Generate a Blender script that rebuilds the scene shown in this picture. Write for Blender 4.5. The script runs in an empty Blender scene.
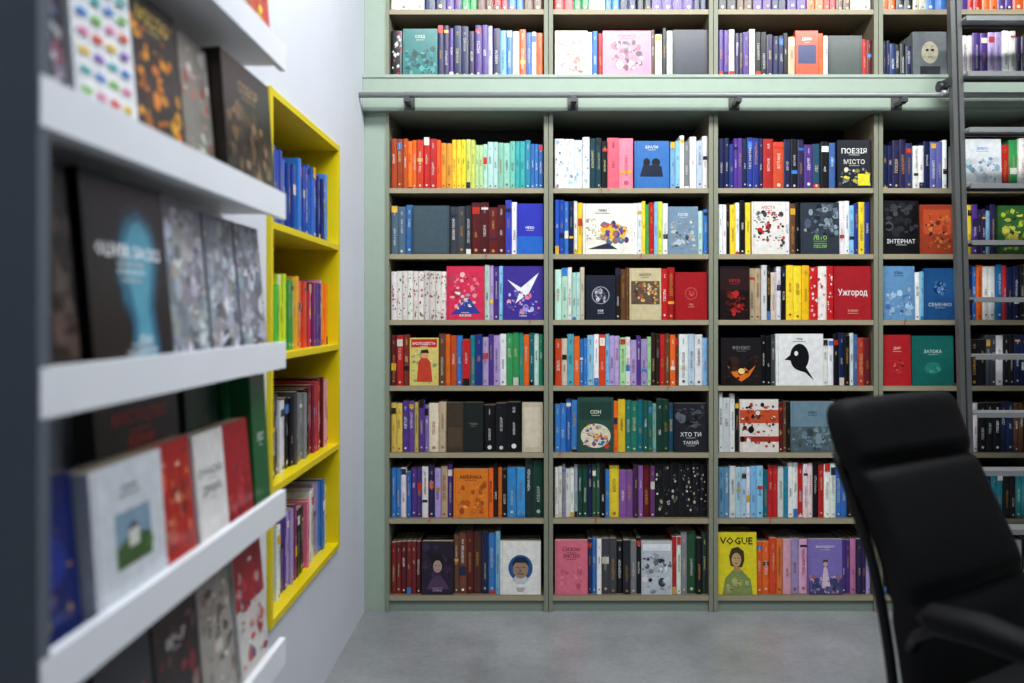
import bpy, math, random
from mathutils import Vector, Matrix
R = random.Random(7)
sc = bpy.context.scene
sc.view_settings.view_transform = 'Standard'

# ------------------------------------------------------------ helpers
def lin(h):
    if not isinstance(h, str): return h
    h = h.lstrip('#')
    o = []
    for i in (0, 2, 4):
        c = int(h[i:i+2], 16) / 255
        o.append(c / 12.92 if c <= .04045 else ((c + .055) / 1.055) ** 2.4)
    return tuple(o)
def jit(c, a=.12):
    k = 1 + R.uniform(-a, a)
    return tuple(min(1, max(0, x * k * (1+R.uniform(-a, a)*.4))) for x in lin(c))
def mixc(a, b, t):
    a = lin(a); b = lin(b); return tuple(x*(1-t)+y*t for x, y in zip(a, b))
def lum(c):
    c = lin(c); return .2126*c[0] + .7152*c[1] + .0722*c[2]

_tc = {}
def text_mesh(s):
    if s in _tc: return _tc[s]
    cu = bpy.data.curves.new('t', 'FONT'); cu.body = s; cu.size = 1; cu.resolution_u = 1; cu.offset = .012
    ob = bpy.data.objects.new('t', cu); sc.collection.objects.link(ob)
    bpy.context.view_layer.update()
    me = ob.to_mesh()
    vs = [tuple(v.co) for v in me.vertices]; fs = [tuple(p.vertices) for p in me.polygons]
    ob.to_mesh_clear()
    bpy.data.objects.remove(ob); bpy.data.curves.remove(cu)
    if not vs: vs = [(0, 0, 0), (1, 0, 0), (1, 1, 0)]; fs = [(0, 1, 2)]
    x0 = min(v[0] for v in vs); x1 = max(v[0] for v in vs); y0 = min(v[1] for v in vs); y1 = max(v[1] for v in vs)
    vs = [(v[0]-x0, v[1]-y0) for v in vs]
    _tc[s] = (vs, fs, x1-x0, y1-y0)
    return _tc[s]

class Frame:
    def __init__(s, o, u, v):
        s.o = Vector(o); s.u = Vector(u).normalized(); s.v = Vector(v).normalized(); s.n = s.u.cross(s.v)
    def p(s, a, b, c=0): return tuple(s.o + s.u*a + s.v*b + s.n*c)

class MB:
    def __init__(s): s.v = []; s.f = []; s.c = []; s.sm = []
    def poly(s, pts, col, sm=False):
        k = len(s.v); s.v += [tuple(p) for p in pts]; s.f.append(tuple(range(k, k+len(pts)))); s.c.append(lin(col)); s.sm.append(sm)
    def box(s, x0, x1, y0, y1, z0, z1, col, top=None, bot=None, front=None):
        k = len(s.v)
        s.v += [(x0,y0,z0),(x1,y0,z0),(x1,y1,z0),(x0,y1,z0),(x0,y0,z1),(x1,y0,z1),(x1,y1,z1),(x0,y1,z1)]
        F = [((0,3,2,1), bot),((4,5,6,7), top),((0,1,5,4), front),((1,2,6,5), None),((2,3,7,6), None),((3,0,4,7), None)]
        for f, cc in F:
            s.f.append(tuple(i+k for i in f)); s.c.append(lin(cc or col)); s.sm.append(False)
    def fbox(s, F, a0, a1, b0, b1, c0, c1, col, front=None, top=None):
        k = len(s.v)
        for b in (b0, b1):
            for a, c in ((a0,c1),(a1,c1),(a1,c0),(a0,c0)): s.v.append(F.p(a, b, c))
        for f, cc in (((0,3,2,1),None),((4,5,6,7),top),((0,1,5,4),front),((1,2,6,5),None),((2,3,7,6),None),((3,0,4,7),None)):
            s.f.append(tuple(i+k for i in f)); s.c.append(lin(cc or col)); s.sm.append(False)
    def loft(s, rings, col, closed=True, caps=True, sm=True):
        k = len(s.v); n = len(rings[0]); col = lin(col)
        for r in rings: s.v += [tuple(p) for p in r]
        for i in range(len(rings)-1):
            for j in range(n if closed else n-1):
                a = k+i*n+j; b = k+i*n+(j+1) % n
                s.f.append((a, b, b+n, a+n)); s.c.append(col); s.sm.append(sm)
        if caps:
            s.f.append(tuple(k+j for j in reversed(range(n)))); s.c.append(col); s.sm.append(False)
            m = k+(len(rings)-1)*n
            s.f.append(tuple(m+j for j in range(n))); s.c.append(col); s.sm.append(False)
    def tube(s, pts, r, col, n=12, flat=1.0):
        pts = [Vector(p) for p in pts]; rings = []
        up = Vector((0.01, .02, 1)).normalized()
        for i, p in enumerate(pts):
            t = (pts[min(i+1, len(pts)-1)] - pts[max(i-1, 0)]).normalized()
            a = t.cross(up)
            if a.length < .05: a = t.cross(Vector((1, 0, 0)))
            a.normalize(); b = a.cross(t).normalized()
            rr = r[i] if isinstance(r, (list, tuple)) else r
            rings.append([p + a*math.cos(q)*rr*flat + b*math.sin(q)*rr for q in [2*math.pi*j/n for j in range(n)]])
        s.loft(rings, col)
    def text(s, F, txt, a, b, c, h, col, maxw=None, rot=False, center=False):
        vs, fs, w, hh = text_mesh(txt)
        sy = h/hh; sx = sy
        if maxw and w*sx > maxw: sx = maxw/w; sy = max(sx, sy*.6) if not rot else sx
        if center:
            if rot: b -= w*sx/2; a += hh*sy/2
            else: a -= w*sx/2
        k = len(s.v)
        for x, y in vs:
            s.v.append(F.p(a - y*sy, b + x*sx, c) if rot else F.p(a + x*sx, b + y*sy, c))
        cl = lin(col)
        for f in fs: s.f.append(tuple(i+k for i in f)); s.c.append(cl); s.sm.append(False)
    def build(s, name, mat, parent=None, g=1.0):
        me = bpy.data.meshes.new(name); me.from_pydata(s.v, [], s.f)
        at = me.attributes.new('Col', 'FLOAT_COLOR', 'CORNER')
        buf = []
        for f, c in zip(s.f, s.c): buf += [c[0]**g, c[1]**g, c[2]**g, 1.0]*len(f)
        at.data.foreach_set('color', buf)
        me.polygons.foreach_set('use_smooth', s.sm)
        me.update()
        me.materials.append(mat)
        ob = bpy.data.objects.new(name, me); sc.collection.objects.link(ob)
        if parent: ob.parent = parent
        return ob

def mat_attr(name, rough=.5, spec=.4, noise=.06, nscale=40, bump=0, bscale=60, metal=0, stretch=None, mul=1.0):
    m = bpy.data.materials.new(name); m.use_nodes = True
    nt = m.node_tree; N = nt.nodes; L = nt.links
    b = N['Principled BSDF']; b.inputs['Roughness'].default_value = rough
    b.inputs['Specular IOR Level'].default_value = spec; b.inputs['Metallic'].default_value = metal
    a = N.new('ShaderNodeAttribute'); a.attribute_name = 'Col'
    tc = N.new('ShaderNodeTexCoord'); mp = N.new('ShaderNodeMapping'); L.new(tc.outputs['Object'], mp.inputs[0])
    if stretch: mp.inputs['Scale'].default_value = stretch
    nz = N.new('ShaderNodeTexNoise'); nz.inputs['Scale'].default_value = nscale; nz.inputs['Detail'].default_value = 5
    L.new(mp.outputs[0], nz.inputs['Vector'])
    mr = N.new('ShaderNodeMapRange'); mr.inputs[1].default_value = .3; mr.inputs[2].default_value = .7
    mr.inputs[3].default_value = (1-noise)*mul; mr.inputs[4].default_value = (1+noise)*mul
    L.new(nz.outputs[0], mr.inputs[0])
    vm = N.new('ShaderNodeVectorMath'); vm.operation = 'SCALE'
    L.new(a.outputs['Color'], vm.inputs[0]); L.new(mr.outputs[0], vm.inputs['Scale'])
    L.new(vm.outputs[0], b.inputs['Base Color'])
    if bump:
        n2 = N.new('ShaderNodeTexNoise'); n2.inputs['Scale'].default_value = bscale; n2.inputs['Detail'].default_value = 6
        L.new(tc.outputs['Object'], n2.inputs['Vector'])
        bp = N.new('ShaderNodeBump'); bp.inputs['Strength'].default_value = bump; bp.inputs['Distance'].default_value = .003
        L.new(n2.outputs[0], bp.inputs['Height']); L.new(bp.outputs[0], b.inputs['Normal'])
    return m

M_book = mat_attr('book_covers', .3, .55, .10, 45)
M_case = mat_attr('bookcase_laminate', .5, .35, .03, 30, stretch=(1, 1, 1))
M_white = mat_attr('white_lacquer', .45, .4, .02, 8)
M_yellow = mat_attr('yellow_lacquer', .4, .4, .03, 8)
M_wall = mat_attr('painted_plaster', .7, .3, .03, 3, bump=.1, bscale=120)
M_steel = mat_attr('grey_steel', .38, .5, .05, 30, metal=.25)
M_leather = mat_attr('black_leather', .65, .16, .15, 20, bump=.4, bscale=160)
M_metal = mat_attr('black_metal', .4, .3, .05, 20, metal=.1)

# ------------------------------------------------------------ metric set-up
CZ = 1.26; D = 3.18; S = D/750
X = lambda px: (px-532)*S
Z = lambda py: CZ + (315-py)*S

# ------------------------------------------------------------ room shell
WX = -0.712
CEIL = 3.35
w = MB(); W = '#d2d6de'
NY0, NY1, NZ0, NZ1 = 2.01, 2.735, .415, 1.875
w.box(WX-.34, WX, -2.5, NY0, 0, CEIL, W)
w.box(WX-.34, WX, NY1, 3.62, 0, CEIL, W)
w.box(WX-.34, WX, NY0, NY1, 0, NZ0, W)
w.box(WX-.34, WX, NY0, NY1, NZ1, CEIL, W)
w.build('wall_left', M_wall)
w = MB(); w.box(WX, 5.0, 3.52, 3.62, 0, CEIL, '#8d9c90'); w.build('wall_back', M_wall)
w = MB(); w.box(5.0, 5.1, -2.5, 3.62, 0, CEIL, '#8f9296'); w.build('wall_right', M_wall)
w = MB(); w.box(WX-.34, 5.1, -2.5, 3.62, CEIL, CEIL+.1, '#3c3e42'); w.build('ceiling', M_wall)

# concrete floor
m = bpy.data.materials.new('polished_concrete'); m.use_nodes = True
nt = m.node_tree; N = nt.nodes; L = nt.links; b = N['Principled BSDF']
tc = N.new('ShaderNodeTexCoord')
n1 = N.new('ShaderNodeTexNoise'); n1.inputs['Scale'].default_value = 2.2; n1.inputs['Detail'].default_value = 9; n1.inputs['Roughness'].default_value = .65
n2 = N.new('ShaderNodeTexNoise'); n2.inputs['Scale'].default_value = 45; n2.inputs['Detail'].default_value = 4
L.new(tc.outputs['Object'], n1.inputs['Vector']); L.new(tc.outputs['Object'], n2.inputs['Vector'])
cr = N.new('ShaderNodeValToRGB'); cr.color_ramp.elements[0].position = .3; cr.color_ramp.elements[1].position = .72
cr.color_ramp.elements[0].color = (.205, .215, .22, 1); cr.color_ramp.elements[1].color = (.37, .38, .39, 1)
L.new(n1.outputs[0], cr.inputs[0])
mx = N.new('ShaderNodeMixRGB'); mx.blend_type = 'MULTIPLY'; mx.inputs[0].default_value = .35
L.new(cr.outputs[0], mx.inputs[1]); L.new(n2.outputs[0], mx.inputs[2])
vo = N.new('ShaderNodeTexVoronoi'); vo.feature = 'DISTANCE_TO_EDGE'; vo.inputs['Scale'].default_value = .45
wv = N.new('ShaderNodeTexNoise'); wv.inputs['Scale'].default_value = 2
L.new(tc.outputs['Object'], wv.inputs['Vector'])
va = N.new('ShaderNodeVectorMath'); va.operation = 'ADD'; L.new(tc.outputs['Object'], va.inputs[0]); L.new(wv.outputs['Color'], va.inputs[1]); L.new(va.outputs[0], vo.inputs['Vector'])
c2 = N.new('ShaderNodeValToRGB'); c2.color_ramp.elements[0].color = (.6, .6, .6, 1); c2.color_ramp.elements[1].position = .004; c2.color_ramp.elements[1].color = (1, 1, 1, 1)
L.new(vo.outputs[0], c2.inputs[0])
m2 = N.new('ShaderNodeMixRGB'); m2.blend_type = 'MULTIPLY'; m2.inputs[0].default_value = .5
L.new(mx.outputs[0], m2.inputs[1]); L.new(c2.outputs[0], m2.inputs[2]); L.new(m2.outputs[0], b.inputs['Base Color'])
b.inputs['Roughness'].default_value = .28
bp = N.new('ShaderNodeBump'); bp.inputs['Strength'].default_value = .10; bp.inputs['Distance'].default_value = .004
L.new(n1.outputs[0], bp.inputs['Height']); L.new(bp.outputs[0], b.inputs['Normal'])
f = MB(); f.box(WX-.34, 5.1, -2.5, 3.62, -.1, 0, '#808080'); f.build('floor', m)

# ------------------------------------------------------------ bookcase
WOOD = '#6e6350'; EDGE = '#a0967c'; GREEN = '#9cab9c'; DIV = '#858875'; BACK = '#1c1914'; GR2 = '#7e8c80'  # back panel and board interiors darkened, shade of the gaps put into the colour
bc = MB(); YB = 3.50
bc.box(WX+.001, X(386), D+.005, D+.03, 0, CEIL, GREEN)          # green side panel
bc.box(X(386), X(389), D-.002, YB, 0, CEIL, DIV)
divs = [548.5, 713.5, 878.5, 1043.5, 1208.5, 1373.5, 1538.5]
rows = [188, 254, 320, 386, 453, 519, 596]
urows = [77, 9, -58]
for dx in divs:
    for z0, z1 in ((.0, Z(112)), (Z(77), CEIL-.01)):
        bc.box(X(dx-4.5), X(dx-.3), D, YB, z0, z1, WOOD, front=DIV)
        bc.box(X(dx+.3), X(dx+4.5), D, YB, z0, z1, WOOD, front=DIV)
bays = [(389, 544)] + [(d+4.5, d+160.5) for d in divs[:-1]]
for a, b_ in bays:
    for r in rows:
        bc.box(X(a), X(b_), D+.004, YB, Z(r)-.021, Z(r), WOOD, front=EDGE)
    for r in urows:
        bc.box(X(a), X(b_), D+.004, YB, Z(r)-.021, Z(r), WOOD, front=EDGE)
    bc.box(X(a), X(b_), D+.012, D+.03, 0, Z(601.2), GR2)
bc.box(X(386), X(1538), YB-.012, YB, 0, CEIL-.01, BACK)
# rail band
bc.box(WX+.002, X(1543), D-.035, YB-.02, Z(80), Z(77), GREEN)
bc.box(WX+.002, X(1543), D-.03, D+.02, Z(109), Z(79.8), GREEN)
bc.box(WX+.002, X(1543), D-.030, YB-.02, Z(113), Z(109), GR2)
bc.build('bookcase', M_case)

# ladder rail
rl = MB(); RY = 3.085; RZ = CZ + (315-95)*RY/750
rl.tube([(WX+.003, RY, RZ), (X(1540), RY, RZ)], .0115, '#8e9290', 16)
for px in (409, 573, 735, 898, 1062, 1226, 1390):
    x = X(px)*.985
    rl.box(x-.022, x+.022, D-.037, D-.031, RZ-.045, RZ+.03, '#50524f')
    rl.box(x-.010, x+.010, RY, D-.034, RZ-.034, RZ-.018, '#50524f')
    rl.box(x-.012, x+.012, RY-.014, RY+.014, RZ-.030, RZ-.009, '#45474a')
rl.build('ladder_rail', M_steel)

# ladder
ld = MB(); ST = '#5c5d5c'
ly = lambda z: 2.93 + .047*z
for x in (1.715, 2.19):
    z0, z1 = .045, 2.95
    for (xa, xb) in ((x-.022, x-.004), (x+.004, x+.022)):
        k = [(xa, ly(z0)-.014, z0), (xb, ly(z0)-.014, z0), (xb, ly(z0)+.014, z0), (xa, ly(z0)+.014, z0)]
        t = [(xa, ly(z1)-.014, z1), (xb, ly(z1)-.014, z1), (xb, ly(z1)+.014, z1), (xa, ly(z1)+.014, z1)]
        ld.loft([k, t], ST, sm=False)
    k = [(x-.004, ly(z0)-.006, z0), (x+.004, ly(z0)-.006, z0), (x+.004, ly(z0)+.006, z0), (x-.004, ly(z0)+.006, z0)]
    t = [(x-.004, ly(z1)-.006, z1), (x+.004, ly(z1)-.006, z1), (x+.004, ly(z1)+.006, z1), (x-.004, ly(z1)+.006, z1)]
    ld.loft([k, t], '#333435', sm=False)
    ld.tube([(x-.018, ly(0), .03), (x+.018, ly(0), .03)], .03, '#1c1c1c', 20)
    # hook + roller riding on the rail
    ld.box(x-.034, x-.022, ly(2.2)-.01, RY+.01, RZ+.02, RZ+.055, '#2f3133')
    ld.tube([(x-.045, RY, RZ+.034), (x-.012, RY, RZ+.034)], .022, '#26282a', 24)
    ld.tube([(x-.045, RY-.03, RZ+.0), (x-.02, RY-.03, RZ+.0)], .012, '#9a9ca0', 16)
for i in range(-8, 6):
    z = 1.325 + i*.2255
    if z < .1: continue
    y = ly(z)
    ld.box(1.737, 2.168, y-.045, y+.035, z-.004, z+.005, '#9a9c9c')
    ld.box(1.737, 2.168, y-.047, y-.043, z-.014, z+.005, '#8a8c8c')
    ld.box(1.737, 2.168, y+.033, y+.037, z-.014, z+.005, '#5a5c5e')
ld.build('library_ladder', M_steel)

# ------------------------------------------------------------ books
WORDS = ['СКОВОРОДА', 'ІНТЕРНАТ', 'МІСТО', 'ТІНІ ЗАБУТИХ', 'КОБЗАР', 'ПОЕЗІЯ', 'ЖАДАН', 'РОМАН', 'ІСТОРІЯ УКРАЇНИ', 'ВІЙНА І МИР',
         'СОНЯЧНА МАШИНА', 'ЛІС', 'ДІМ', 'ОСТАННІЙ ДЕНЬ', 'НОВЕЛИ', 'ТВОРИ', 'ФРАНКО', 'БОТАКЕ', 'МОДЕРНІЗМ', 'ЗЕМЛЯ', 'КАМЕНЯРІ', 'СЕРЦЕ',
         'ШЕВЧЕНКО', 'ТИГРОЛОВИ', 'ДОЛЯ', 'ВЕЧІР', 'ЗИМА', 'МАРІЯ', 'ЧОРНА РАДА', 'ЛІСОВА ПІСНЯ', 'НІЧ', 'АВТОР', 'КРИМ']
def spine(B, F, a, wd, h, dep, col, txt=None, pat=False, accent=None):
    col = lin(col); cv = min(.22*wd, .004)
    prof = [(0,-dep),(0,-cv),(.18*wd,-cv*.25),(.5*wd,0),(.82*wd,-cv*.25),(wd,-cv),(wd,-dep)]
    rings = [[F.p(a+x, bb, c) for x, c in prof] for bb in (0.0, h)]
    k = len(B.v); n = 7
    for r in rings: B.v += r
    for j in range(n-1):
        B.f.append((k+j, k+n+j, k+n+j+1, k+j+1)[::-1]); B.c.append(col); B.sm.append(False)
    B.f.append(tuple(k+j for j in range(n))); B.c.append(col); B.sm.append(False)
    B.f.append(tuple(k+n+j for j in reversed(range(n)))); B.c.append(col); B.sm.append(False)
    B.poly([F.p(a+.0015,h+.0003,-.006), F.p(a+wd-.0015,h+.0003,-.006), F.p(a+wd-.0015,h+.0003,-dep+.003), F.p(a+.0015,h+.0003,-dep+.003)], '#b8ae9a')
    L_ = lum(col)
    tcx = accent or (R.choice(['#f2efe6', '#f2efe6', '#e8d9a0', '#ffffff', '#d8a850']) if L_ < .3 else R.choice(['#1c1c22', '#23233a', '#7a1d1d', '#1c1c22', '#a8342c']))
    tcx = mixc(tcx, col, R.uniform(.1,.45))
    if pat:
        for _ in range(16):
            cx = a + wd*R.uniform(.12,.88); cy = h*R.uniform(.04,.96); r = wd*R.uniform(.06,.2); kk = R.randint(4, 7)
            B.poly([F.p(min(a+wd, max(a, cx+r*math.cos(q))), cy+R.uniform(.7,1.8)*r*math.sin(q), .0004) for q in [i*2*math.pi/kk + R.random()*.3 for i in range(kk)]], mixc(R.choice(pat), col, R.uniform(0,.4)))
        return
    q = R.random()
    if q < .4:
        cc = jit(R.choice(['#e9e4d8','#c63a2c','#e2b437','#27314e','#222222', '#3f7fc4', '#d8d4cc']), .1)
        b0 = R.choice([.0, .86, .78, .3, .55]); b1 = b0+R.uniform(.04,.16)
        B.poly([F.p(a+.08*wd,h*b0,.0003), F.p(a+.92*wd,h*b0,.0003), F.p(a+.92*wd,h*b1,.0003), F.p(a+.08*wd,h*b1,.0003)], cc)
    t = txt or R.choice(WORDS)
    if wd > .007:
        B.text(F, t, a+wd/2, h*R.uniform(.36,.66), .0006, min(wd*.42, .012)*R.uniform(.75,1.1), tcx, maxw=h*.5, rot=True, center=True)
        if R.random() < .7:
            y0 = h*R.choice([.04, .05, .07]); sz = .18*wd
            B.poly([F.p(a+.5*wd+sz*math.cos(q), y0+sz+sz*math.sin(q), .0006) for q in [i*math.pi/4 for i in range(8)]], tcx)
        if R.random() < .5 and wd > .010:
            B.text(F, R.choice(['А.В.', 'І.Б.', 'ТОМ', 'В.С.', 'М.К.', 'ПАВЛО', 'ІВАН']), a+wd/2, h*.86, .0006, wd*.25, tcx, maxw=h*.12, rot=True, center=True)

def cover(B, F, a, wd, h, th, col, art=()):
    col = lin(col)
    B.fbox(F, a, a+wd, 0, h, -th, 0, col)
    B.poly([F.p(a+.003,h+.0003,-.003), F.p(a+wd-.0005,h+.0003,-.003), F.p(a+wd-.0005,h+.0003,-th+.003), F.p(a+.003,h+.0003,-th+.003)], '#b8ae9a')
    # spine hinge crease, its shade painted as a darker strip
    B.poly([F.p(a+wd*.045,0,.0002), F.p(a+wd*.06,0,.0002), F.p(a+wd*.06,h,.0002), F.p(a+wd*.045,h,.0002)], tuple(x*.75 for x in col))
    z = .0003
    for it in art:
        z += .00015
        if it[0] == 'r':
            _, x0, y0, x1, y1, c = it
            B.poly([F.p(a+wd*x0,h*y0,z), F.p(a+wd*x1,h*y0,z), F.p(a+wd*x1,h*y1,z), F.p(a+wd*x0,h*y1,z)], c)
        elif it[0] == 'c':
            _, cx, cy, rx, ry, c = it
            B.poly([F.p(a+wd*(cx+rx*math.cos(q)), h*cy+wd*ry*math.sin(q), z) for q in [i*math.pi/12 for i in range(24)]], c)
        elif it[0] == 'p':
            B.poly([F.p(a+wd*x,h*y,z) for x, y in it[1]], it[2])
        elif it[0] == 't':
            _, cx, y, sz, t, c = it
            B.text(F, t, a+wd*cx, h*y, z, h*sz, c, maxw=wd*.80, center=True)
            # small print under / over the title
            if sz < .12 and wd < .3:
                w2 = R.uniform(.2,.35); y2 = y-.035 if y > .12 else y+sz+.02
                B.poly([F.p(a+wd*(cx-w2/2),h*y2,z), F.p(a+wd*(cx+w2/2),h*y2,z), F.p(a+wd*(cx+w2/2),h*(y2+.012),z), F.p(a+wd*(cx-w2/2),h*(y2+.012),z)], mixc(c, col, .4))
        elif it[0] == 'n':   # scattered shapes: n, x0,y0,x1,y1, [cols], cnt, size
            _, x0, y0, x1, y1, cs, cnt, sz = it
            for i in range(cnt*5):
                f_ = 1 - .65*i/(cnt*5)
                cx = R.uniform(x0,x1); cy = R.uniform(y0,y1); r = sz*R.uniform(.25,1.1)*f_; k = R.randint(4,9); o = R.random()*6; el = R.uniform(.3,1.5)
                pts = []
                for j in range(k):
                    q = o+2*math.pi*j/k; pts.append(F.p(a+wd*min(.98,max(.02,cx+r*math.cos(q))), min(h*.98,max(h*.02,h*cy+wd*r*el*math.sin(q))), z+i*.000005))
                B.poly(pts, mixc(jit(R.choice(cs), .25), R.choice(cs), R.uniform(0,.5)))

BK = MB()
def series(base, x0, x1, top, cols, n, **kw):
    n = max(1, round(n*1.12)) if n > 2 else n
    tot = (x1-x0)*S
    grp = [i*len(cols)//n for i in range(n)]
    gw = {g: R.uniform(.75,1.3) for g in sorted(set(grp))}
    ws = [gw[g]*R.uniform(.92,1.08) for g in grp]
    k = tot/sum(ws)
    a = X(x0); last = None; hj = 0; dj = 0; txt = None
    for i, q in enumerate(ws):
        c = cols[grp[i]]
        if grp[i] != last: hj = R.choice([R.uniform(-.006,.006), R.uniform(-.006,.004), R.uniform(-.024,-.006)]); dj = R.uniform(0, .012); last = grp[i]; txt = R.choice(WORDS)
        h = (base-top)*S + hj + (R.uniform(-.003,.002))
        wd = q*k
        F = Frame((a, D+.016+dj+R.uniform(0,.003), Z(base)+.0006), (1,0,0), (0,0,1))
        spine(BK, F, .0004, wd-.0008, h, .15, jit(c, .14), txt=kw.get('txt', txt if R.random()<.8 else None), pat=kw.get('pat', False), accent=kw.get('acc'))
        a += wd
def face(base, x0, x1, top, col, art=()):
    F = Frame((X(x0), D+.014, Z(base)+.0006), (1,0,0), (0,math.sin(.03),math.cos(.03)))
    cover(BK, F, .0005, (x1-x0)*S-.001, (base-top)*S, .022, col, art)
    for i in range(3): cover(BK, Frame((X(x0), D+.055+i*.03, Z(base)+.0006), (1,0,0), (0,0,1)), .002, (x1-x0)*S-.004, (base-top)*S*.97, .025, col)

K='#17171b'; NV='#1f2a55'; DB='#2a3f8f'; BL='#3f7fc4'; LB='#8cc0e0'; TE='#1f6f78'; DG='#1f4a3c'; GN='#3f9a5a'; LG='#a9d9a4'; MT='#c2e2d4'; YL='#f0d23c'
OR='#e8702a'; RO='#d8502c'; RD='#c22a2c'; MR='#6a1f24'; PK='#e8799a'; LP='#f0b5c4'; PU='#5b3d8c'; DP='#352a55'; LV='#b3a0d0'; WH='#ececea'; CR='#ded4bd'; GY='#8d9094'; DY='#4a4d54'; BR='#6b4a34'; DBR='#352620'; LM='#c9d850'; SL='#4a5a6c'; BG='#c4b090'

# --- upper row
series(77, 390, 401, 27, [K, MR], 1, pat=[RD, WH])
face(77, 402, 437, 27, '#2f7f7c', [('n',.1,.1,.9,.6,['#235f60','#4fa09a','#194a4c'],14,.12),('t',.5,.8,.07,'СХІД','#d8e4d0')])
series(77, 437, 500, 24, [DP,PU,NV,DP,PU,'#b9b6c9',DP], 9)
series(77, 500, 543, 27, [LB,'#4f86c0',WH,OR,'#3f76b5',WH,OR], 6, txt='СКОВОРОДА')
face(77, 555, 588, 29, '#e9e0d0', [('n',.2,.1,.8,.5,[GY,CR,RO],10,.1),('t',.5,.68,.16,'БІЛАЛІ',RD)])
series(77, 588, 603, 29, [WH,BL,RD,WH], 3)
face(77, 603, 652, 29, '#e98aa2', [('n',.2,.2,.8,.75,['#402030','#c9486c','#f3c0cc','#5a2440'],16,.10),('t',.5,.86,.06,'КІМНАТА',K)])
series(77, 652, 674, 27, [BR,CR,K,WH], 4)
face(77, 674, 709, 28, '#2c2f3a', [('r',.1,.1,.9,.9,'#343946')])
series(77, 720, 757, 27, [PU,WH,DP,PU,WH], 6)
series(77, 757, 790, 30, [K,DP,NV,K], 5)
series(77, 790, 797, 30, [BG], 1)
face(77, 797, 820, 29, '#e2562e', [('r',.1,.3,.9,.7,'#2d3a70'),('t',.5,.78,.08,'ДИМ',WH)])
series(77, 820, 830, 32, [OR, WH], 2)
face(77, 830, 864, 34, '#3a4440', [('r',.08,.08,.92,.92,'#444f49')])
series(77, 864, 874, 36, [RD, MR], 2)
series(77, 885, 915, 38, [NV,'#1f3a6a',K,NV], 5)
face(77, 915, 949, 30, '#6e7476', [('c',.5,.55,.25,.33,'#b8b29c'),('n',.32,.4,.68,.7,['#c8c2ac','#9a9484'],4,.08),('c',.42,.6,.05,.04,K),('c',.58,.6,.05,.04,K),('r',.44,.44,.56,.46,BR),('r',.2,.02,.8,.25,'#2a2c34')])
series(77, 951, 1038, 30, [DP,WH,PU,LV,WH,DP,PU], 12)
for base in (9, -58):
    for a, b_ in bays[:6]:
        series(base, a+1, b_-1, base-50, [R.choice([NV,K,WH,PU,RD,BR,BL,GN,CR,OR]) for _ in range(9)], 16)
# --- row 1
series(188, 390, 440, 138, ['#a84a1c','#c8602a','#f07c2a','#d2452a',RD,'#f2602c'], 8)
series(188, 440, 456, 139, ['#e0a03a','#f2c83c'], 3)
series(188, 456, 515, 139, [YL,'#c8d070','#b8d49a',MT,'#b9d6cf','#96c8b0','#7abcb0'], 11)
series(188, 515, 543, 139, ['#46a8a8','#3c93b5',BL,'#3a66a8'], 5)
series(188, 555, 590, 137, [WH,'#dfe3e6',WH], 4, pat=[GY,LB,WH])
series(188, 590, 608, 137, ['#1f4550',K], 3)
series(188, 608, 634, 137, ['#e8697e','#ee8ba0'], 2)
face(188, 635, 670, 140, '#3f78b8', [('c',.35,.55,.10,.12,K),('c',.62,.55,.12,.12,K),('p',[(.15,.25),(.25,.5),(.45,.48),(.6,.52),(.78,.46),(.82,.25)],'#1b2740'),('t',.5,.84,.06,'БРАТИ',WH)])
series(188, 671, 709, 135, [LB,WH,GY,WH,'#b9c4d4',WH], 6)
series(188, 720, 765, 137, [NV,DB,PU,NV,DB,DP], 8)
series(188, 765, 786, 137, ['#b8322c','#d85a38'], 2, txt='БОТАКЕ')
series(188, 786, 806, 139, [NV,K,DP], 3)
series(188, 806, 838, 140, [PU,'#2a5a70',K,'#4a6aa8'], 4)
face(188, 839, 873, 139, '#22262e', [('n',.05,.05,.95,.4,['#d8d4b8','#3a3e48','#e8e03a','#8a8c88'],8,.09),('t',.5,.72,.11,'ПОЕЗІЯ',WH),('t',.5,.5,.10,'МІСТО','#d8d8d0'),('r',.6,.06,.95,.3,'#e0d83a')])
series(188, 885, 950, 139, [NV,DP,'#3a3f6a',WH,NV,'#6a6aa8',WH], 10)
face(188, 966, 1004, 138, '#e6eaec', [('n',.1,.15,.9,.6,['#b0c8d8','#d8e0e4','#7c9cb4'],10,.12),('t',.5,.78,.06,'ЗИМА',BL)])
series(188, 1005, 1038, 139, [RD,GN,WH,BL], 4)
# --- row 2
series(254, 390, 412, 205, ['#5a7488','#3f6fa8'], 3)
face(254, 412, 449, 205, '#43535c', [('r',.05,.03,.95,.97,'#4b5d66')])
series(254, 449, 471, 204, [DY,'#3a3a44'], 3)
series(254, 471, 505, 201, ['#5c1f24','#6e262a','#5c1f24'], 4)
series(254, 505, 517, 200, ['#4650b8','#e8e8f0'], 2)
face(254, 517, 543, 203, '#3a3fb4', [('r',0,.0,1,.35,'#2f6fc4'),('t',.5,.5,.05,'НЕБО',WH)])
series(254, 555, 583, 200, ['#2f58b8',BL,NV,WH,YL], 5)
face(254, 583, 633, 203, '#ece8dc', [('c',.6,.42,.27,.2,'#e8b930'),('n',.4,.25,.88,.6,['#6a4a9c','#d85a3a','#f0d060','#4a3a7c','#3a80a0'],10,.09),('p',[(.1,.1),(.5,.22),(.7,.1)],'#3a3a4a'),('n',.08,.3,.35,.7,['#c8b890','#ece8dc','#8a8c94'],6,.06),('t',.4,.84,.05,'ЛЕВИ','#2a2a34')])
series(254, 633, 669, 201, [WH,YL,GN,RD,LB,LM,WH], 7)
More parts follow.
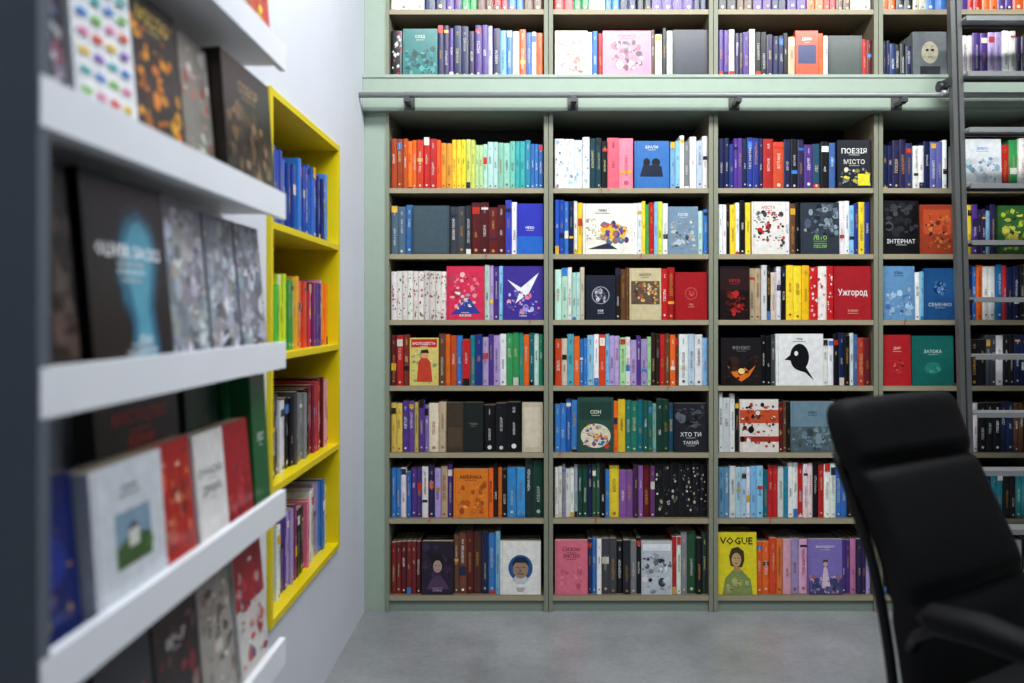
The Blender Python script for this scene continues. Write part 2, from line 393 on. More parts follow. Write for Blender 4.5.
face(254, 669, 699, 206, '#7f98ac', [('n',.1,.1,.9,.7,['#4a5a68','#a9bccc','#c9c0a8'],12,.12),('t',.5,.8,.06,'ПОЛЕ',WH)])
series(254, 699, 709, 205, [MT,BL], 2)
series(254, 720, 752, 200, [WH,K,YL,WH,K,YL], 6)
face(254, 753, 787, 201, '#e4e0d8', [('n',.05,.1,.95,.8,[K,RD,'#4a4a50',WH],18,.09),('t',.5,.86,.06,'МІСТА',RD)])
series(254, 787, 802, 200, [WH,BR,K], 3)
face(254, 802, 841, 202, '#38404a', [('n',.05,.35,.95,.95,['#222830','#566270','#8a98a0'],14,.12),('t',.5,.28,.08,'ЛІТО','#9ad06a'),('t',.5,.12,.06,'ПІСЛЯ','#9ad06a')])
series(254, 841, 873, 201, [WH,LB,DB,YL,DB], 5)
face(254, 885, 921, 200, '#17171a', [('n',.1,.4,.9,.95,['#2a2a30','#0e0e10','#4a4a50'],10,.15),('t',.5,.2,.10,'ІНТЕРНАТ','#e0e0e0')])
face(254, 922, 956, 204, '#a8482c', [('r',.1,.4,.9,.9,'#c85a34'),('n',.15,.1,.9,.8,['#5c2a22','#d88a4a','#a8482c'],12,.1)])
series(254, 966, 1000, 204, [YL,PU,DP,LB,DP], 6)
face(254, 1001, 1036, 205, '#3c6a3a', [('n',.1,.1,.9,.9,['#a8c83a','#274a2c','#d8d060'],14,.12)])
# --- row 3
series(320, 390, 446, 267, ['#e2dcd4'], 9, pat=[RD,'#8a2a2a','#5a7a4a','#b8484c','#33363c'])
face(320, 446, 484, 266, '#d8385c', [('n',.15,.25,.85,.85,['#f0c8c0','#8a1f3c','#d8385c','#e8708a'],10,.12),('p',[(.1,.1),(.6,.4),(.9,.12)],'#3a4a9c'),('n',.3,.2,.7,.5,['#4a5ab0','#f0e0d8'],5,.07),('t',.5,.06,.05,'КАЗКИ',WH)])
series(320, 484, 503, 266, [MT,LV,PU,LB], 4)
face(320, 503, 543, 266, '#4a3c98', [('n',.1,.1,.9,.55,['#6a5cc0','#e87a8a','#c8c4e4','#3a2c80'],9,.09),('p',[(.1,.75),(.45,.6),(.9,.88),(.65,.5),(.5,.42),(.3,.3),(.42,.5)],'#f0f0f4'),('t',.5,.06,.04,'ЧАЙКА',WH)])
series(320, 555, 585, 267, [MT,WH,'#b5d4cc',CR], 5)
face(320, 586, 616, 275, '#272b3a', [('c',.5,.55,.3,.3,'#a2a4a8'),('c',.5,.55,.27,.27,'#272b3a'),('n',.32,.42,.68,.68,['#c2c4c8','#8a8e98','#272b3a'],8,.08),('t',.5,.18,.05,'МІФ',WH)])
series(320, 616, 630, 267, [DBR,BR,'#7a5636'], 3)
face(320, 630, 662, 268, '#cfc29c', [('r',.05,.3,.95,.75,'#6a5a4a'),('n',.1,.32,.9,.73,['#d8b048','#3a3430','#a84a3a','#e8d8b0'],14,.08),('t',.5,.85,.05,'ШКОЛА',K)])
series(320, 662, 676, 267, [RD,'#a82024'], 2)
face(320, 676, 708, 272, '#a82228', [('c',.5,.55,.2,.2,'#c05a50'),('c',.5,.55,.17,.17,'#a82228'),('n',.4,.5,.6,.6,['#c05a50','#a82228'],4,.06),('t',.5,.3,.04,'РІД','#e0b0a0')])
face(320, 721, 751, 266, '#241618', [('r',.0,.55,1,.95,'#34201f'),('n',.2,.1,.9,.5,['#b03028','#5a1c1a','#180e10'],10,.14),('t',.5,.7,.06,'КРОВ',RD)])
series(320, 751, 788, 266, [BG,WH,K,CR,WH,K], 6)
series(320, 788, 811, 266, [YL,'#e8c020'], 3)
series(320, 811, 836, 266, ['#c8282c','#e8e0dc','#c8282c'], 3, pat=[RD, WH, '#e8e0dc'])
face(320, 836, 873, 266, '#b02830', [('t',.5,.42,.26,'Ужгород',WH),('t',.5,.15,.04,'РОМАН','#e8c0b0')])
face(320, 885, 917, 266, '#6f9cc4', [('n',.1,.1,.9,.6,['#4a70a0','#a8c8dc','#6f9cc4'],12,.12),('t',.5,.85,.05,'РІКА',K)])
series(320, 917, 927, 267, [WH,LB], 2)
face(320, 927, 957, 268, '#2a5f94', [('c',.5,.62,.22,.22,'#1c3f6c'),('n',.3,.5,.7,.75,['#4a80b4','#1c3f6c','#8ab0d0'],6,.08),('t',.5,.26,.07,'СЕМЕНКО','#c8dcec')])
series(320, 966, 1038, 265, [NV,BL,OR,WH,'#2a6aa0',RD,NV,K,OR,BL], 12)
# --- row 4
series(386, 390, 409, 336, [MR,RD,'#8a3a2a'], 3)
face(386, 409, 438, 338, '#d8c878', [('n',.1,.1,.9,.75,['#b8b070','#f0e0a0','#8aa070'],8,.1),('r',.05,.8,.95,.97,'#c8382c'),('p',[(.25,.08),(.3,.5),(.42,.58),(.6,.58),(.72,.5),(.8,.08)],'#c84a34'),('c',.52,.65,.13,.13,'#e0a070'),('p',[(.38,.68),(.4,.74),(.62,.76),(.68,.68)],'#3a2a20'),('t',.5,.84,.08,'МОЛОДІСТЬ',WH)])
series(386, 438, 456, 335, [BR,OR,'#c85a2a'], 3)
series(386, 456, 482, 334, [BL,RD,'#2c8a98',DB], 4)
series(386, 482, 506, 334, [LV,PU,'#b8a8d8',WH], 4)
series(386, 506, 543, 333, [GN,'#2f9a8c',OR,TE,MT,'#2f8a6c'], 6)
series(386, 555, 580, 334, [RO,CR,'#5aa8b8',OR], 4)
series(386, 580, 610, 335, [BL,LB,WH,RO,LB], 5)
series(386, 610, 652, 336, [LV,LG,WH,LV,PU,LV,LG], 7)
series(386, 652, 680, 334, [DBR,RD,BR,OR,'#7a3a2c'], 5)
series(386, 680, 709, 334, [WH,'#c8dce8',WH,LB], 4)
face(386, 722, 763, 338, '#241f20', [('n',.1,.05,.9,.6,['#3a2c28','#4a3020','#1a1616'],10,.14),('p',[(.15,.42),(.3,.2),(.5,.08),(.7,.2),(.85,.42),(.68,.3),(.58,.38),(.5,.3),(.42,.38),(.32,.3)],'#e07a28'),('c',.5,.3,.08,.07,'#f2d890'),('t',.5,.75,.08,'ФЕНІКС','#8a8a8a')])
series(386, 763, 777, 336, [K,DY], 3)
face(386, 777, 825, 334, '#e8e8e6', [('c',.5,.55,.2,.28,K),('p',[(.45,.3),(.62,.25),(.8,.1),(.6,.4)],K),('p',[(.32,.6),(.18,.5),(.34,.48)],K),('c',.43,.62,.04,.05,'#e8e8e6'),('t',.5,.88,.04,'ТІНЬ',K)])
series(386, 825, 860, 334, [WH,K,NV,K,WH,'#4a6a98'], 6)
series(386, 860, 873, 338, ['#b04030',MR], 2)
face(386, 885, 913, 335, '#b82a30', [('n',.3,.25,.7,.5,['#d86058','#b82a30','#8a1c22'],5,.1),('t',.5,.7,.06,'ДАР','#f0d0c0')])
face(386, 914, 956, 336, '#1f7068', [('c',.5,.35,.2,.14,'#2c8c80'),('n',.35,.28,.65,.42,['#1f7068','#5ab0a0'],5,.06),('t',.5,.65,.07,'ЗАТОКА','#c8e4dc')])
series(386, 972, 1038, 334, [K,DY,WH,K,NV,K], 9)
# --- row 5
series(453, 390, 428, 402, ['#d8c060',PU,'#6a4a9c','#c8b860',PU,'#8a7ab0'], 6)
series(453, 428, 446, 403, [CR,BG,BR], 2)
face(453, 446, 463, 403, '#4a4034', [('r',.1,.1,.9,.5,'#5a4a3a')])
face(453, 463, 483, 403, '#262c2a', [('t',.5,.55,.05,'ТАЇНА','#8a9088')])
series(453, 483, 521, 403, [K,'#202228',K], 3, txt='КОБЗАР')
face(453, 522, 543, 403, '#cbbfa8', [('r',.1,.1,.9,.9,'#d8cdb8')])
series(453, 555, 578, 400, [BL,'#2c60a8','#4a8ac8'], 4)
face(453, 578, 614, 398, '#38584c', [('r',.05,.6,.95,.92,'#2c4a40'),('c',.5,.3,.42,.34,'#e2dcc0'),('n',.15,.1,.85,.5,['#d84a3a','#e8c040','#3a80b0','#7a4a9c','#e2dcc0'],14,.09),('t',.5,.7,.07,'СОН','#e8e4d0')])
series(453, 614, 626, 401, [OR,YL], 2)
series(453, 626, 675, 401, ['#2f7a6c',TE,'#2a6a5c','#7aa89c',DG,'#2f5a70'], 8)
face(453, 675, 708, 404, '#2c2e34', [('n',.1,.5,.9,.95,['#4a4c54','#1c1c20','#6a6c70'],8,.14),('t',.5,.32,.09,'ХТО ТИ','#d8d8d8'),('t',.5,.16,.09,'ТАКИЙ','#d8d8d8')])
series(453, 720, 741, 393, [WH,'#c8ccd4',WH,K], 4)
face(453, 741, 780, 400, '#e4ddd4', [('r',0,.55,1,.8,'#c85a34'),('r',0,.2,1,.3,'#a83a2c'),('n',.05,.1,.95,.9,[K,'#c85a34',WH,'#a83a2c'],18,.08)])
series(453, 780, 792, 402, [MR,BR,K], 3)
face(453, 792, 836, 402, '#75909c', [('r',0,0,1,.5,'#5a6a70'),('n',.05,.05,.95,.5,['#3c4a4c','#8aa0a8','#5a6a70'],16,.1),('t',.5,.75,.05,'СТЕП','#2a3038')])
series(453, 836, 873, 402, [K,WH,NV,BR,WH], 6)
series(453, 885, 1038, 402, [DY,K,BR,NV,K,DG,WH,K,NV,BR,K], 22)
# --- row 6
series(519, 390, 410, 468, [BL,WH,'#3a6ab0'], 4)
series(519, 410, 452, 467, [PU,WH,DP,LV,BG,PU], 6)
face(519, 453, 488, 470, '#e2852c', [('n',.1,.1,.9,.7,['#c86420','#f0a040','#e2852c','#8a4418'],10,.11),('t',.5,.8,.07,'АМЕРИКА',K)])
series(519, 488, 507, 468, [OR,DBR,'#c86a2c',K], 4)
series(519, 507, 525, 467, ['#3f8fd0','#4a9ad8'], 2, txt='СКОВОРОДА')
series(519, 525, 544, 460, ['#24383a',DG], 2)
series(519, 555, 578, 466, [WH,GY,WH,'#b8c4c8'], 5)
series(519, 578, 610, 466, [DG,NV,'#3a5a48',K,BL], 6)
series(519, 610, 620, 464, [YL], 1)
series(519, 620, 656, 467, ['#8a5a9c','#4a3050','#9a6ab0',MR,'#6a4070'], 5)
series(519, 656, 709, 467, ['#1c1c20'], 6, pat=[WH,GY,'#d8c8a8',DY,DY,K])
series(519, 720, 752, 466, ['#6a98b8',WH,'#a8c8d8',WH], 5)
series(519, 752, 790, 466, [LB,TE,RD,WH,'#2c90a8'], 6)
series(519, 790, 826, 465, [WH,RD,'#e8dcd8',K,RD], 6)
series(519, 826, 873, 465, [WH,BL,K,CR], 7)
series(519, 885, 970, 466, [K,NV,WH,BR], 12)
series(519, 970, 1038, 476, [TE,NV,'#2c8090',K,'#3a98a0',DG], 10)
# --- row 7
series(596, 390, 420, 543, ['#8a2c28',MR,'#7a2a2c','#5c2228'], 5)
face(596, 421, 453, 543, '#2e2338', [('n',.1,.1,.9,.9,['#3a2c48','#241a2c','#4a3858'],8,.15),('p',[(.15,.1),(.3,.28),(.44,.36),(.58,.36),(.7,.28),(.88,.1)],'#5a4060'),('p',[(.32,.5),(.3,.66),(.42,.76),(.6,.76),(.7,.66),(.68,.5)],'#1c1620'),('c',.5,.53,.14,.19,'#b89a90'),('r',.42,.54,.47,.55,K),('r',.54,.54,.59,.55,K),('r',.46,.46,.55,.47,'#8a3a3a'),('t',.5,.06,.04,'ОЛЕНА','#c8b8d0')])
series(596, 453, 481, 534, [BR,'#7a4a34',MR,'#5c3428'], 4)
series(596, 481, 500, 534, [NV,BL,LB], 3)
face(596, 500, 541, 543, '#eceae4', [('c',.5,.5,.3,.32,'#2f5f98'),('p',[(.3,.28),(.38,.36),(.62,.36),(.7,.28),(.6,.2),(.4,.2)],'#c8ccd0'),('c',.5,.48,.19,.23,'#a88c74'),('p',[(.3,.52),(.3,.62),(.4,.70),(.6,.70),(.7,.62),(.7,.52),(.62,.6),(.38,.6)],'#20304c'),('r',.38,.51,.46,.52,K),('r',.54,.51,.62,.52,K),('p',[(.49,.5),(.46,.43),(.54,.43)],'#8a6c58'),('r',.42,.385,.58,.40,'#5a3a34'),('t',.5,.06,.04,'ПОЕТ','#2a2c34')])
face(596, 555, 588, 542, '#e0788c', [('n',.2,.12,.8,.5,['#d0607a','#e890a0','#e0788c'],6,.1),('t',.5,.80,.07,'СИЗОМ','#7a2a44'),('t',.5,.68,.07,'ІNСІDI','#7a2a44')])
series(596, 588, 602, 541, [DP,BL,WH,LB], 3)
series(596, 602, 642, 540, [DY,K,'#2c2c34',GY,K], 5, txt='МОДЕРНІЗМ')
face(596, 642, 673, 543, '#c4ccd2', [('n',.05,.05,.95,.75,['#2a2c34','#e8ecee','#6a7480','#a8b0b8'],16,.13),('r',.05,.82,.95,.95,'#e8ecee')])
series(596, 673, 682, 538, [RD,WH], 2)
series(596, 682, 709, 535, [GY,'#2f5a3c',K,'#3a4a44'], 4, txt='ОРНАМЕНТ')
face(596, 717, 758, 534, '#e8d828', [('p',[(.15,0),(.22,.26),(.42,.40),(.62,.40),(.85,.24),(.9,0)],'#8a9a5c'),('n',.28,.04,.78,.24,['#b8b070','#6a7a44','#a8b478'],7,.08),('p',[(.43,.36),(.45,.5),(.58,.5),(.6,.36)],'#b89468'),('p',[(.36,.46),(.32,.62),(.38,.74),(.54,.77),(.68,.70),(.7,.56),(.64,.44)],'#4a3a24'),('c',.5,.56,.12,.17,'#c8a878'),('r',.43,.58,.48,.59,K),('r',.53,.58,.58,.59,K),('r',.46,.5,.55,.51,'#a03a30'),('t',.5,.81,.15,'VOGUE','#20201c')])
series(596, 758, 785, 540, [OR,RO,'#f08a3c'], 4)
series(596, 785, 810, 541, [LP,LV,'#d8a8c8'], 3)
face(596, 810, 844, 541, '#8a7cc0', [('r',0,0,1,.3,'#4a4a78'),('n',.05,.02,.95,.35,['#d890a0','#5a60a0','#c8b8d8','#3a3c68'],12,.09),('p',[(.38,.15),(.44,.46),(.5,.52),(.56,.46),(.64,.15)],'#e0c8d8'),('c',.5,.57,.07,.09,'#d8a898'),('p',[(.42,.57),(.44,.63),(.56,.63),(.58,.57),(.5,.6)],'#5a3a34'),('t',.5,.84,.05,'ВИКРАДЕНА',WH)])
series(596, 844, 873, 541, [PU,'#c880a8',DP,LV], 5)
series(596, 885, 1038, 541, [DBR,K,WH,NV,K,GY,BR,WH,K], 22)
# extra bays to the right of the photograph
for a, b_ in bays[4:6]:
    for r in rows + [77]:
        x = a+2
        while x < b_-34:
            wd = R.uniform(28, 60); cs = [R.choice([NV,K,WH,PU,RD,BR,BL,GN,CR,OR,LB,YL,TE,LV,MR]) for _ in range(4)]
            if R.random() < .35: face(r, x, x+34, r-50, cs[0], [('n',.1,.1,.9,.6,cs,8,.12),('t',.5,.7,.07,R.choice(WORDS),WH)]); x += 35
            elif x+wd < b_-1: series(r, x, x+wd, r-51, cs, max(3, int(wd/6))); x += wd
            if x+60 > b_-1:
                if b_-2-x > 5: series(r, x, b_-2, r-50, cs, max(2, int((b_-2-x)/6)))
                break
# ribbon bookmarks drooping over the board edges
for px, r in ((486,254),(600,188),(607,188),(430,519),(641,254),(770,519),(668,386),(560,453),(905,320),(530,320),(596,519)):
    x = X(px); z = Z(r); c = R.choice([RD, '#a82a2a', '#c83a3a']); l = R.uniform(.008, .022); dx = R.uniform(-.012,.012)
    pts = [(x, D+.02, z+.004), (x, D-.001, z+.004), (x+dx*.3, D-.003, z-.004), (x+dx, D-.004, z-l)]
    for p, q in zip(pts, pts[1:]):
        BK.poly([p, (p[0]+.0035, p[1], p[2]), (q[0]+.0035, q[1], q[2]), q], c)
BK.build('bookcase_books', M_book, g=1.12)

# ------------------------------------------------------------ yellow niche shelf
ny = MB(); Yc = '#e2cb0a'
xb = WX-.30; xf = WX+.012
ny.box(xb-.01, xb, NY0, NY1, NZ0, NZ1, Yc)
ny.box(xb, xf, NY0+.001, NY0+.02, NZ0, NZ1, Yc)
ny.box(xb, xf, NY1-.02, NY1-.001, NZ0, NZ1, Yc)
NS = []
for i in range(5):
    z = NZ0+.02 + (NZ1-NZ0-.022)/4*i
    zz = min(z, NZ1-.001); ny.box(xb, xf, NY0+.02, NY1-.02, zz-.019, zz, Yc); NS.append(zz)
ny.build('yellow_wall_shelf', M_yellow)
nb = MB()
def nrow(z, h, cols, n):
    y = NY0+.022; tot = NY1-.024-y; ws = [R.uniform(.6,1.4) for _ in range(n)]; k = tot/sum(ws); last = None; hj = 0
    for i, q in enumerate(ws):
        g = i*len(cols)//n; c = cols[g]
        if g != last: hj = R.uniform(-.03, .015); last = g
        F = Frame((WX-.018-R.uniform(0,.016), y, z+.0006), (0,1,0), (0,0,1))
        spine(nb, F, .0004, q*k-.0008, h+hj+R.uniform(-.006,.004), .16, jit(c,.18)); y += q*k
nrow(NS[3], .235, ['#2c58b8','#2450a8','#3a78d0','#1f4494','#3f7fd0','#2450a8','#3a68b8','#1f3a80','#4a88d0'], 24)
nrow(NS[2], .215, ['#8ac83a','#58b848','#c8d83a','#3a9a40','#e8b83a','#e8603a','#d8384c','#7a2a70','#5a3a8c','#e09ab0','#e8882a'], 26)
nrow(NS[1], .235, [K,DY,WH,K,'#4a4c50',GY,K,'#8a3040','#c83a4c',MR,'#d8a0a8'], 24)
nrow(NS[0], .235, [WH,GY,WH,PU,LV,'#8a3a6c',K,PK,WH,LV,BL,CR], 26)
nb.build('wall_shelf_books', M_book, g=1.15)

# ------------------------------------------------------------ display ledges
LX = -.553; LY0, LY1 = .862, 1.685
lips = [2.195, 1.865, 1.532, 1.200, .868, .536, .204]
dl = MB(); Wd = '#eceff4'
dl.box(WX+.001, WX+.016, LY0, LY1-.004, .0, 2.45, Wd)
dl.box(WX+.001, LX-.001, LY0-.022, LY0, .0, 2.45, '#5c656f')
for z in lips:
    dl.box(LX-.014, LX, LY0-.018, LY1, z-.058, z, Wd)
    dl.box(WX+.016, LX-.014, LY0, LY1-.001, z-.046, z-.026, Wd)
dl.build('display_ledge_shelf', M_white)
db = MB()
def disp(li, y0, y1, h, col, art=(), xf=-.592, th=.03, tilt=5):
    t = math.radians(tilt)
    F = Frame((xf, y0, lips[li]-.0255+math.sin(t)*th), (0,1,0), (-math.sin(t),0,math.cos(t)))
    cover(db, F, .001, y1-y0-.002, h, th, col, art)
disp(1, .87, 1.02, .24, '#2a2c34', [('t',.5,.7,.08,'НІЧ',WH)])
disp(1, 1.03, 1.2, .24, WH, [('n',.1,.1,.9,.7,[RD,BL,YL],10,.1)])
disp(1, 1.21, 1.38, .24, BL)
disp(1, 1.42, 1.67, .22, '#c8402c', [('r',0,.0,1,.18,'#e8b03a'),('n',.1,.1,.9,.8,[RD,YL,K],12,.1)], xf=-.578)
# ledge 2 (1.532)
disp(2, .866, .962, .24, '#30323a', [('n',.1,.1,.9,.9,['#8a5a6c','#1a1a20','#c8c8d0','#3a5a7a'],16,.18)])
art = []
cs = ['#e05a3a','#3a8ad0','#e8c83a','#7ac05a','#8a5ac0','#e08ab0','#3ab0b0']
for i in range(9):
    for j in range(4):
        art.append(('r', .08+j*.22, .07+i*.1, .08+j*.22+.15, .07+i*.1+.035, cs[(i*3+j*2) % 7]))
disp(2, .968, 1.122, .262, '#eef0f2', art, xf=-.585)
art = [('n',.05,.05,.95,.95,['#f0a818','#e88a10','#1a1814','#1a1814'],18,.13),('r',.0,.0,1,.16,'#1a1814'),('r',.1,.78,.9,.94,K),('t',.5,.81,.09,'МІСТО',YL)]
disp(2, 1.127, 1.285, .26, '#1a1814', art)
disp(2, 1.29, 1.41, .245, '#8c8880', [('n',.05,.05,.95,.95,['#a85a44','#a8a4a0','#7a7a78','#d8d4cc'],14,.14)])
disp(2, 1.415, 1.675, .258, '#2c201b', [('n',.08,.05,.92,.62,['#5a4430','#2a1e18','#8a7050','#483828'],20,.08),('t',.5,.76,.09,'СОБОР','#b89c78')], xf=-.571, th=.055, tilt=4)
# ledge 3 (1.200)
disp(3, .866, .99, .285, '#1c1a1c', [('n',.05,.05,.95,.95,['#3a3434','#0c0c0e','#5a4a44'],14,.18)])
disp(3, 1.0, 1.225, .285, '#080c10',
     [('p',[(.40,.02),(.44,.22),(.40,.30),(.33,.34),(.34,.42),(.29,.46),(.33,.56),(.34,.70),(.45,.84),(.64,.89),(.82,.82),(.90,.66),(.86,.48),(.80,.34),(.84,.02)],'#123a4c'),
      ('p',[(.44,.02),(.48,.24),(.44,.33),(.38,.37),(.38,.44),(.34,.47),(.38,.56),(.39,.68),(.48,.80),(.64,.85),(.79,.78),(.85,.65),(.81,.49),(.75,.34),(.80,.02)],'#2c7490'),
      ('p',[(.50,.02),(.54,.26),(.48,.40),(.44,.50),(.45,.66),(.54,.77),(.66,.80),(.76,.72),(.79,.62),(.74,.48),(.68,.32),(.74,.02)],'#5ba6bd'),
      ('t',.5,.585,.075,'OLIVER SACKS','#ffffff'),('t',.5,.5,.03,'МУЗИКОФІЛІЯ','#f0f8f8'),('t',.62,.14,.045,'РІКА','#e8f0f4'),('t',.55,.07,.04,'СВІДОМОСТІ','#e8f0f4')], xf=-.582)
for i, (a, b_) in enumerate(((1.232,1.38),(1.385,1.525),(1.53,1.67))):
    disp(3, a, b_, .275, '#848a92', [('n',.03,.03,.97,.97,['#c4cad0','#8c9098','#b0b0bc','#5a5c64','#d8dce4','#90a0b0','#a09c98'],30,.2),('p',[(0,0),(1,0),(1,.1),(.6,.16),(.3,.08),(0,.14)],'#3a3e46')], xf=-.588)
# ledge 4 (.868)
disp(4, .866, .98, .215, '#16266a', [('c',.5,.5,.3,.3,'#20388c'),('n',.15,.15,.85,.85,['#a88c40','#2c48a8','#141f54'],10,.06)], xf=-.585)
disp(4, .955, 1.0, .205, '#2a58a8', xf=-.612, th=.04)
disp(4, .986, 1.178, .205, '#d4d9df', [('r',.28,.28,.78,.66,'#8aa4b8'),('p',[(.28,.28),(.78,.28),(.78,.44),(.5,.5),(.28,.42)],'#4a6a3c'),('r',.45,.4,.6,.52,'#d8d8d0'),('p',[(.43,.52),(.525,.57),(.62,.52)],'#5a4a44'),('n',.3,.3,.76,.4,['#3a5a30','#6a8a4c'],3,.05),('t',.5,.8,.04,'УСАДЬБА','#5a6068')], xf=-.570, th=.05, tilt=4)
disp(4, 1.183, 1.318, .205, '#b82c26', [('n',.1,.05,.9,.9,['#d86a4a','#7a1f1c','#e8b8a0','#b82c26'],10,.14)], xf=-.588, th=.03)
disp(4, 1.10, 1.36, .285, '#1c1618', [('r',0,0,1,.5,'#a82c26'),('t',.5,.84,.085,'МИСТЕЦТВО','#d84a38'),('t',.5,.72,.085,'ВІЙНИ','#d84a38')], xf=-.625, th=.03, tilt=4)
disp(4, 1.322, 1.45, .2, '#e4e2e0', [('t',.5,.6,.10,'СУЧАСНА','#8a8a8c'),('t',.5,.42,.10,'ДРАМА','#8a8a8c')], xf=-.583, th=.04)
disp(4, 1.452, 1.58, .2, '#a81c28', [('n',.1,.1,.9,.6,['#8a1820','#d04048'],5,.16)], xf=-.585, th=.04)
disp(4, 1.40, 1.545, .285, '#1a4030', [('r',.2,0,.24,1,'#2c6a48'),('r',.6,0,.64,1,'#2c6a48')], xf=-.635, th=.035, tilt=3)
disp(4, 1.55, 1.62, .29, '#175a32', [('r',.3,0,.42,1,'#2c8a50')], xf=-.628, th=.04, tilt=3)
disp(4, 1.59, 1.68, .285, '#1a6638', [('t',.5,.5,.06,'ЛІС',WH)], xf=-.585, th=.04, tilt=3)
# ledge 5 (.536)
disp(5, .866, 1.04, .22, '#20242c', [('n',.1,.1,.9,.9,['#8a2a2a','#3a4a5a'],10,.14)])
disp(5, 1.045, 1.2, .25, '#3a424c', [('n',.05,.05,.95,.7,['#5a6a7c','#a8342e','#b8bcc0','#2a3444'],12,.14)])
disp(5, 1.205, 1.36, .25, '#2c2428', [('n',.05,.1,.95,.9,['#8a7c74','#3a1c20','#883038','#2a3a5a'],12,.12),('t',.5,.75,.07,'ВЕЧІР',WH)])
disp(5, 1.365, 1.51, .245, '#a8a49c', [('n',.05,.05,.95,.95,['#4a4c50','#d8d4cc','#7c6c60'],14,.13)])
disp(5, 1.515, 1.67, .255, '#d4d0cc', [('r',0,.55,1,1,'#a8282e'),('n',.1,.08,.9,.9,['#c83a3a','#2a3a6a','#e8e4e0','#a8282e'],12,.12)], xf=-.585)
for a in range(5):
    disp(6, .87+a*.16, 1.02+a*.16, .23, [NV,CR,RD,TE,WH][a], [('n',.1,.1,.9,.9,[K,WH,OR,BL],8,.12)])
    disp(0, .87+a*.16, 1.02+a*.16, .2, [TE,WH,OR,NV,CR][a], [('n',.1,.1,.9,.9,[K,WH,RD,BL],8,.12)])
db.build('display_ledge_books', M_book, g=1.1)

# ------------------------------------------------------------ office chair
ch = bpy.data.objects.new('office_chair', None); sc.collection.objects.link(ch)
B0 = Vector((.925, 1.57, 0)); fv = Vector((.515, -.857, 0)); wv_ = Vector((.857, .515, 0))
def cp(f, w_, z): return B0 + fv*f + wv_*w_ + Vector((0, 0, z))
prof = [(.03,.40),(.015,.50),(-.01,.62),(-.045,.74),(-.09,.84),(-.14,.94),(-.172,1.02),(-.190,1.075)]
def pinterp(pr, s):
    x = s*(len(pr)-1); i = min(int(x), len(pr)-2); t = x-i
    P = [pr[max(0,i-1)], pr[i], pr[i+1], pr[min(len(pr)-1,i+2)]]
    o = []
    for k in range(2):
        p0,p1,p2,p3 = (P[j][k] for j in range(4))
        o.append(.5*(2*p1+(p2-p0)*t+(2*p0-5*p1+4*p2-p3)*t*t+(3*p1-p0-3*p2+p3)*t**3))
    return o
BLK = '#0c0c0d'
def pad(prf, hw, ht, N_=70, grooves=(), bulge=0, off=0, e=4.0):
    mb = MB(); rings = []
    for i in range(N_+1):
        s = .5-.5*math.cos(math.pi*i/N_)
        f0, z0 = pinterp(prf, s); f1, z1 = pinterp(prf, min(1, s+.01)); f2, z2 = pinterp(prf, max(0, s-.01))
        t = Vector((f1-f2, z1-z2)).normalized(); n = Vector((t.y, -t.x))
        u = abs(2*s-1); capw = max(.02, (1-u**12)**.5); capt = max(.02, (1-u**14)**.5)
        th = ht*capt; wdd = (hw(s) if callable(hw) else hw)*(.80+.20*capw)
        g = 1
        for gz, gd, gw in grooves: g -= gd*math.exp(-((s-gz)/gw)**2)
        r = []
        for j in range(40):
            q = 2*math.pi*j/40; c, s_ = math.cos(q), math.sin(q)
            a = math.copysign(abs(c)**(2/e), c)*wdd; b = math.copysign(abs(s_)**(2/e), s_)*th*g
            if b > 0: b *= 1 + bulge*(1-(a/max(wdd,1e-4))**2)
            r.append(cp(f0+n.x*(b+off), a, z0+n.y*(b+off)))
        rings.append(r)
    mb.loft(rings, BLK); return mb
pad(prof, lambda s: .222-.020*s+.008*math.sin(s*9), .048, grooves=((.70,.45,.018),(.36,.28,.016)), bulge=.25).build('backrest', M_leather, ch)
pad([(-.02,.43),(.1,.455),(.25,.462),(.4,.46),(.5,.44),(.53,.41)], .245, .05, grooves=((.5,.1,.02),), bulge=.2, off=-.05).build('seat', M_leather, ch)
fr = MB()
for sgn in (-1, 1):
    pts = [cp(pinterp(prof,s)[0]-.03-.03*(1-s), sgn*(.216-.03*s), pinterp(prof,s)[1]) for s in [i/20 for i in range(0,16)]]
    pts = [cp(.28, sgn*.2, .345), cp(.12, sgn*.215, .34), cp(.0, sgn*.22, .36)] + pts
    fr.tube(pts, .011, '#101012', 12)
    arm = [cp(.01, sgn*.235, .62), cp(.04, sgn*.265, .66), cp(.08, sgn*.275, .69), cp(.16, sgn*.28, .70), cp(.27, sgn*.28, .70), cp(.33, sgn*.28, .66), cp(.34, sgn*.275, .55), cp(.30, sgn*.25, .40), cp(.22, sgn*.2, .35)]
    fr.tube(arm, .012, '#101012', 12)
fr.tube([cp(.22,-.2,.345), cp(.22,.2,.345)], .018, '#101012')
fr.build('frame', M_metal, ch)
ar = MB()
for sgn in (-1, 1):
    ar.tube([cp(.06,sgn*.277,.70), cp(.08,sgn*.28,.715), cp(.17,sgn*.28,.724), cp(.26,sgn*.28,.718), cp(.29,sgn*.28,.705)], [.012,.022,.025,.022,.012], BLK, 16, flat=1.3)
ar.build('armrest_pads', M_leather, ch)
ba = MB()
ba.box(B0.x+fv.x*.22-.1, B0.x+fv.x*.22+.1, B0.y+fv.y*.22-.1, B0.y+fv.y*.22+.1, .325, .345, '#141416')
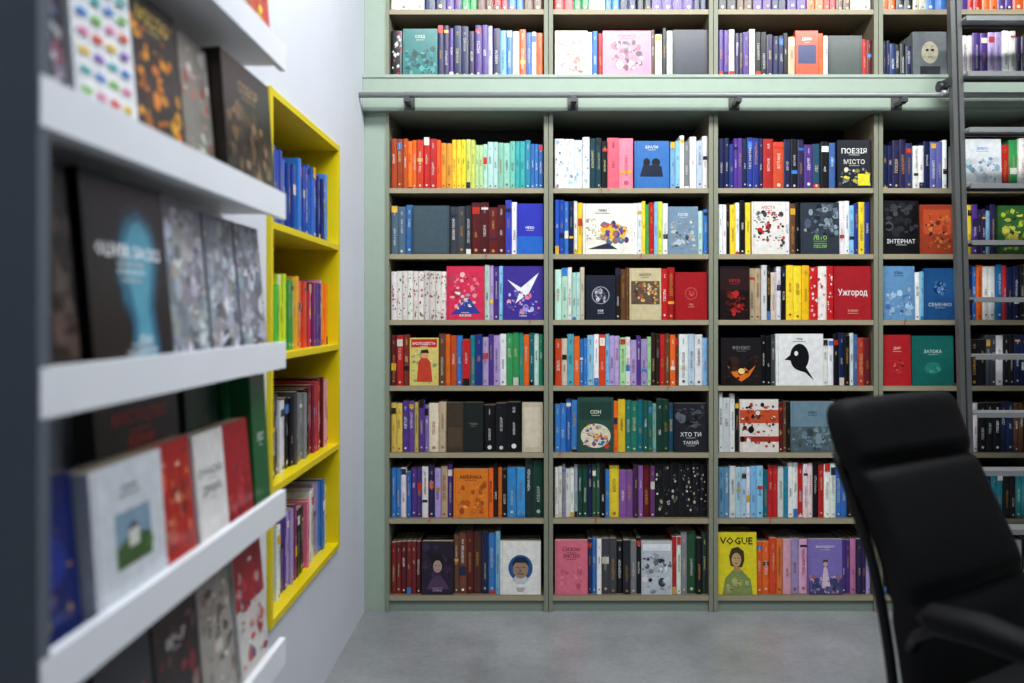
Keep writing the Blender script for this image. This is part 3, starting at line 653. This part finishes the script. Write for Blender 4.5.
ba.tube([cp(.22,0,.1), cp(.22,0,.33)], .028, '#2a2a2c', 20)
for i in range(5):
    q = 2*math.pi*i/5+.3; e = (.22+.3*math.cos(q), .3*math.sin(q))
    ba.tube([cp(.22,0,.12), cp(.22+.15*math.cos(q), .15*math.sin(q), .11), cp(e[0], e[1], .08)], [.03,.024,.016], '#1a1a1c')
    p = cp(e[0], e[1], .03); t = Vector((math.sin(q), -math.cos(q), 0))*.022
    ba.tube([p-t, p+t], .03, '#101010', 20); ba.tube([p, p+Vector((0,0,.05))], .01, '#1a1a1c')
ba.build('swivel_base', M_metal, ch)

# ------------------------------------------------------------ lights
def area(name, loc, target, sx, sy, power, col=(1,1,1)):
    l = bpy.data.lights.new(name, 'AREA'); l.shape = 'RECTANGLE'; l.size = sx; l.size_y = sy; l.energy = power; l.color = col
    o = bpy.data.objects.new(name, l); sc.collection.objects.link(o); o.location = loc
    o.rotation_euler = (Vector(target)-Vector(loc)).to_track_quat('-Z', 'Y').to_euler()
    return o
area('ceiling_light_bookcase', (.75, 1.85, 3.25), (.75, 3.2, .5), 3.2, .25, 92, (.97, .99, 1))
area('ceiling_light_aisle', (.45, .9, 3.25), (-.2, 1.4, .3), .9, .5, 32, (.84, .92, 1))
area('ceiling_light_far', (3.4, 0, 3.25), (3.2, 1.0, 0), 1.2, 1.2, 10, (.9, .95, 1))
wd_ = bpy.data.worlds.new('World'); sc.world = wd_; wd_.use_nodes = True
wd_.node_tree.nodes['Background'].inputs[0].default_value = (.5, .65, .85, 1)
wd_.node_tree.nodes['Background'].inputs[1].default_value = .10

# ------------------------------------------------------------ camera
cam = bpy.data.cameras.new('camera'); co = bpy.data.objects.new('camera', cam); sc.collection.objects.link(co)
co.location = (0, 0, CZ); co.rotation_euler = (math.pi/2, 0, 0)
cam.sensor_width = 36; cam.lens = 750*36/1024
cam.shift_x = -20/1024; cam.shift_y = -26.5/1024
cam.clip_start = .05
cam.dof.use_dof = True; cam.dof.focus_distance = 3.18; cam.dof.aperture_fstop = 1.6
sc.camera = co
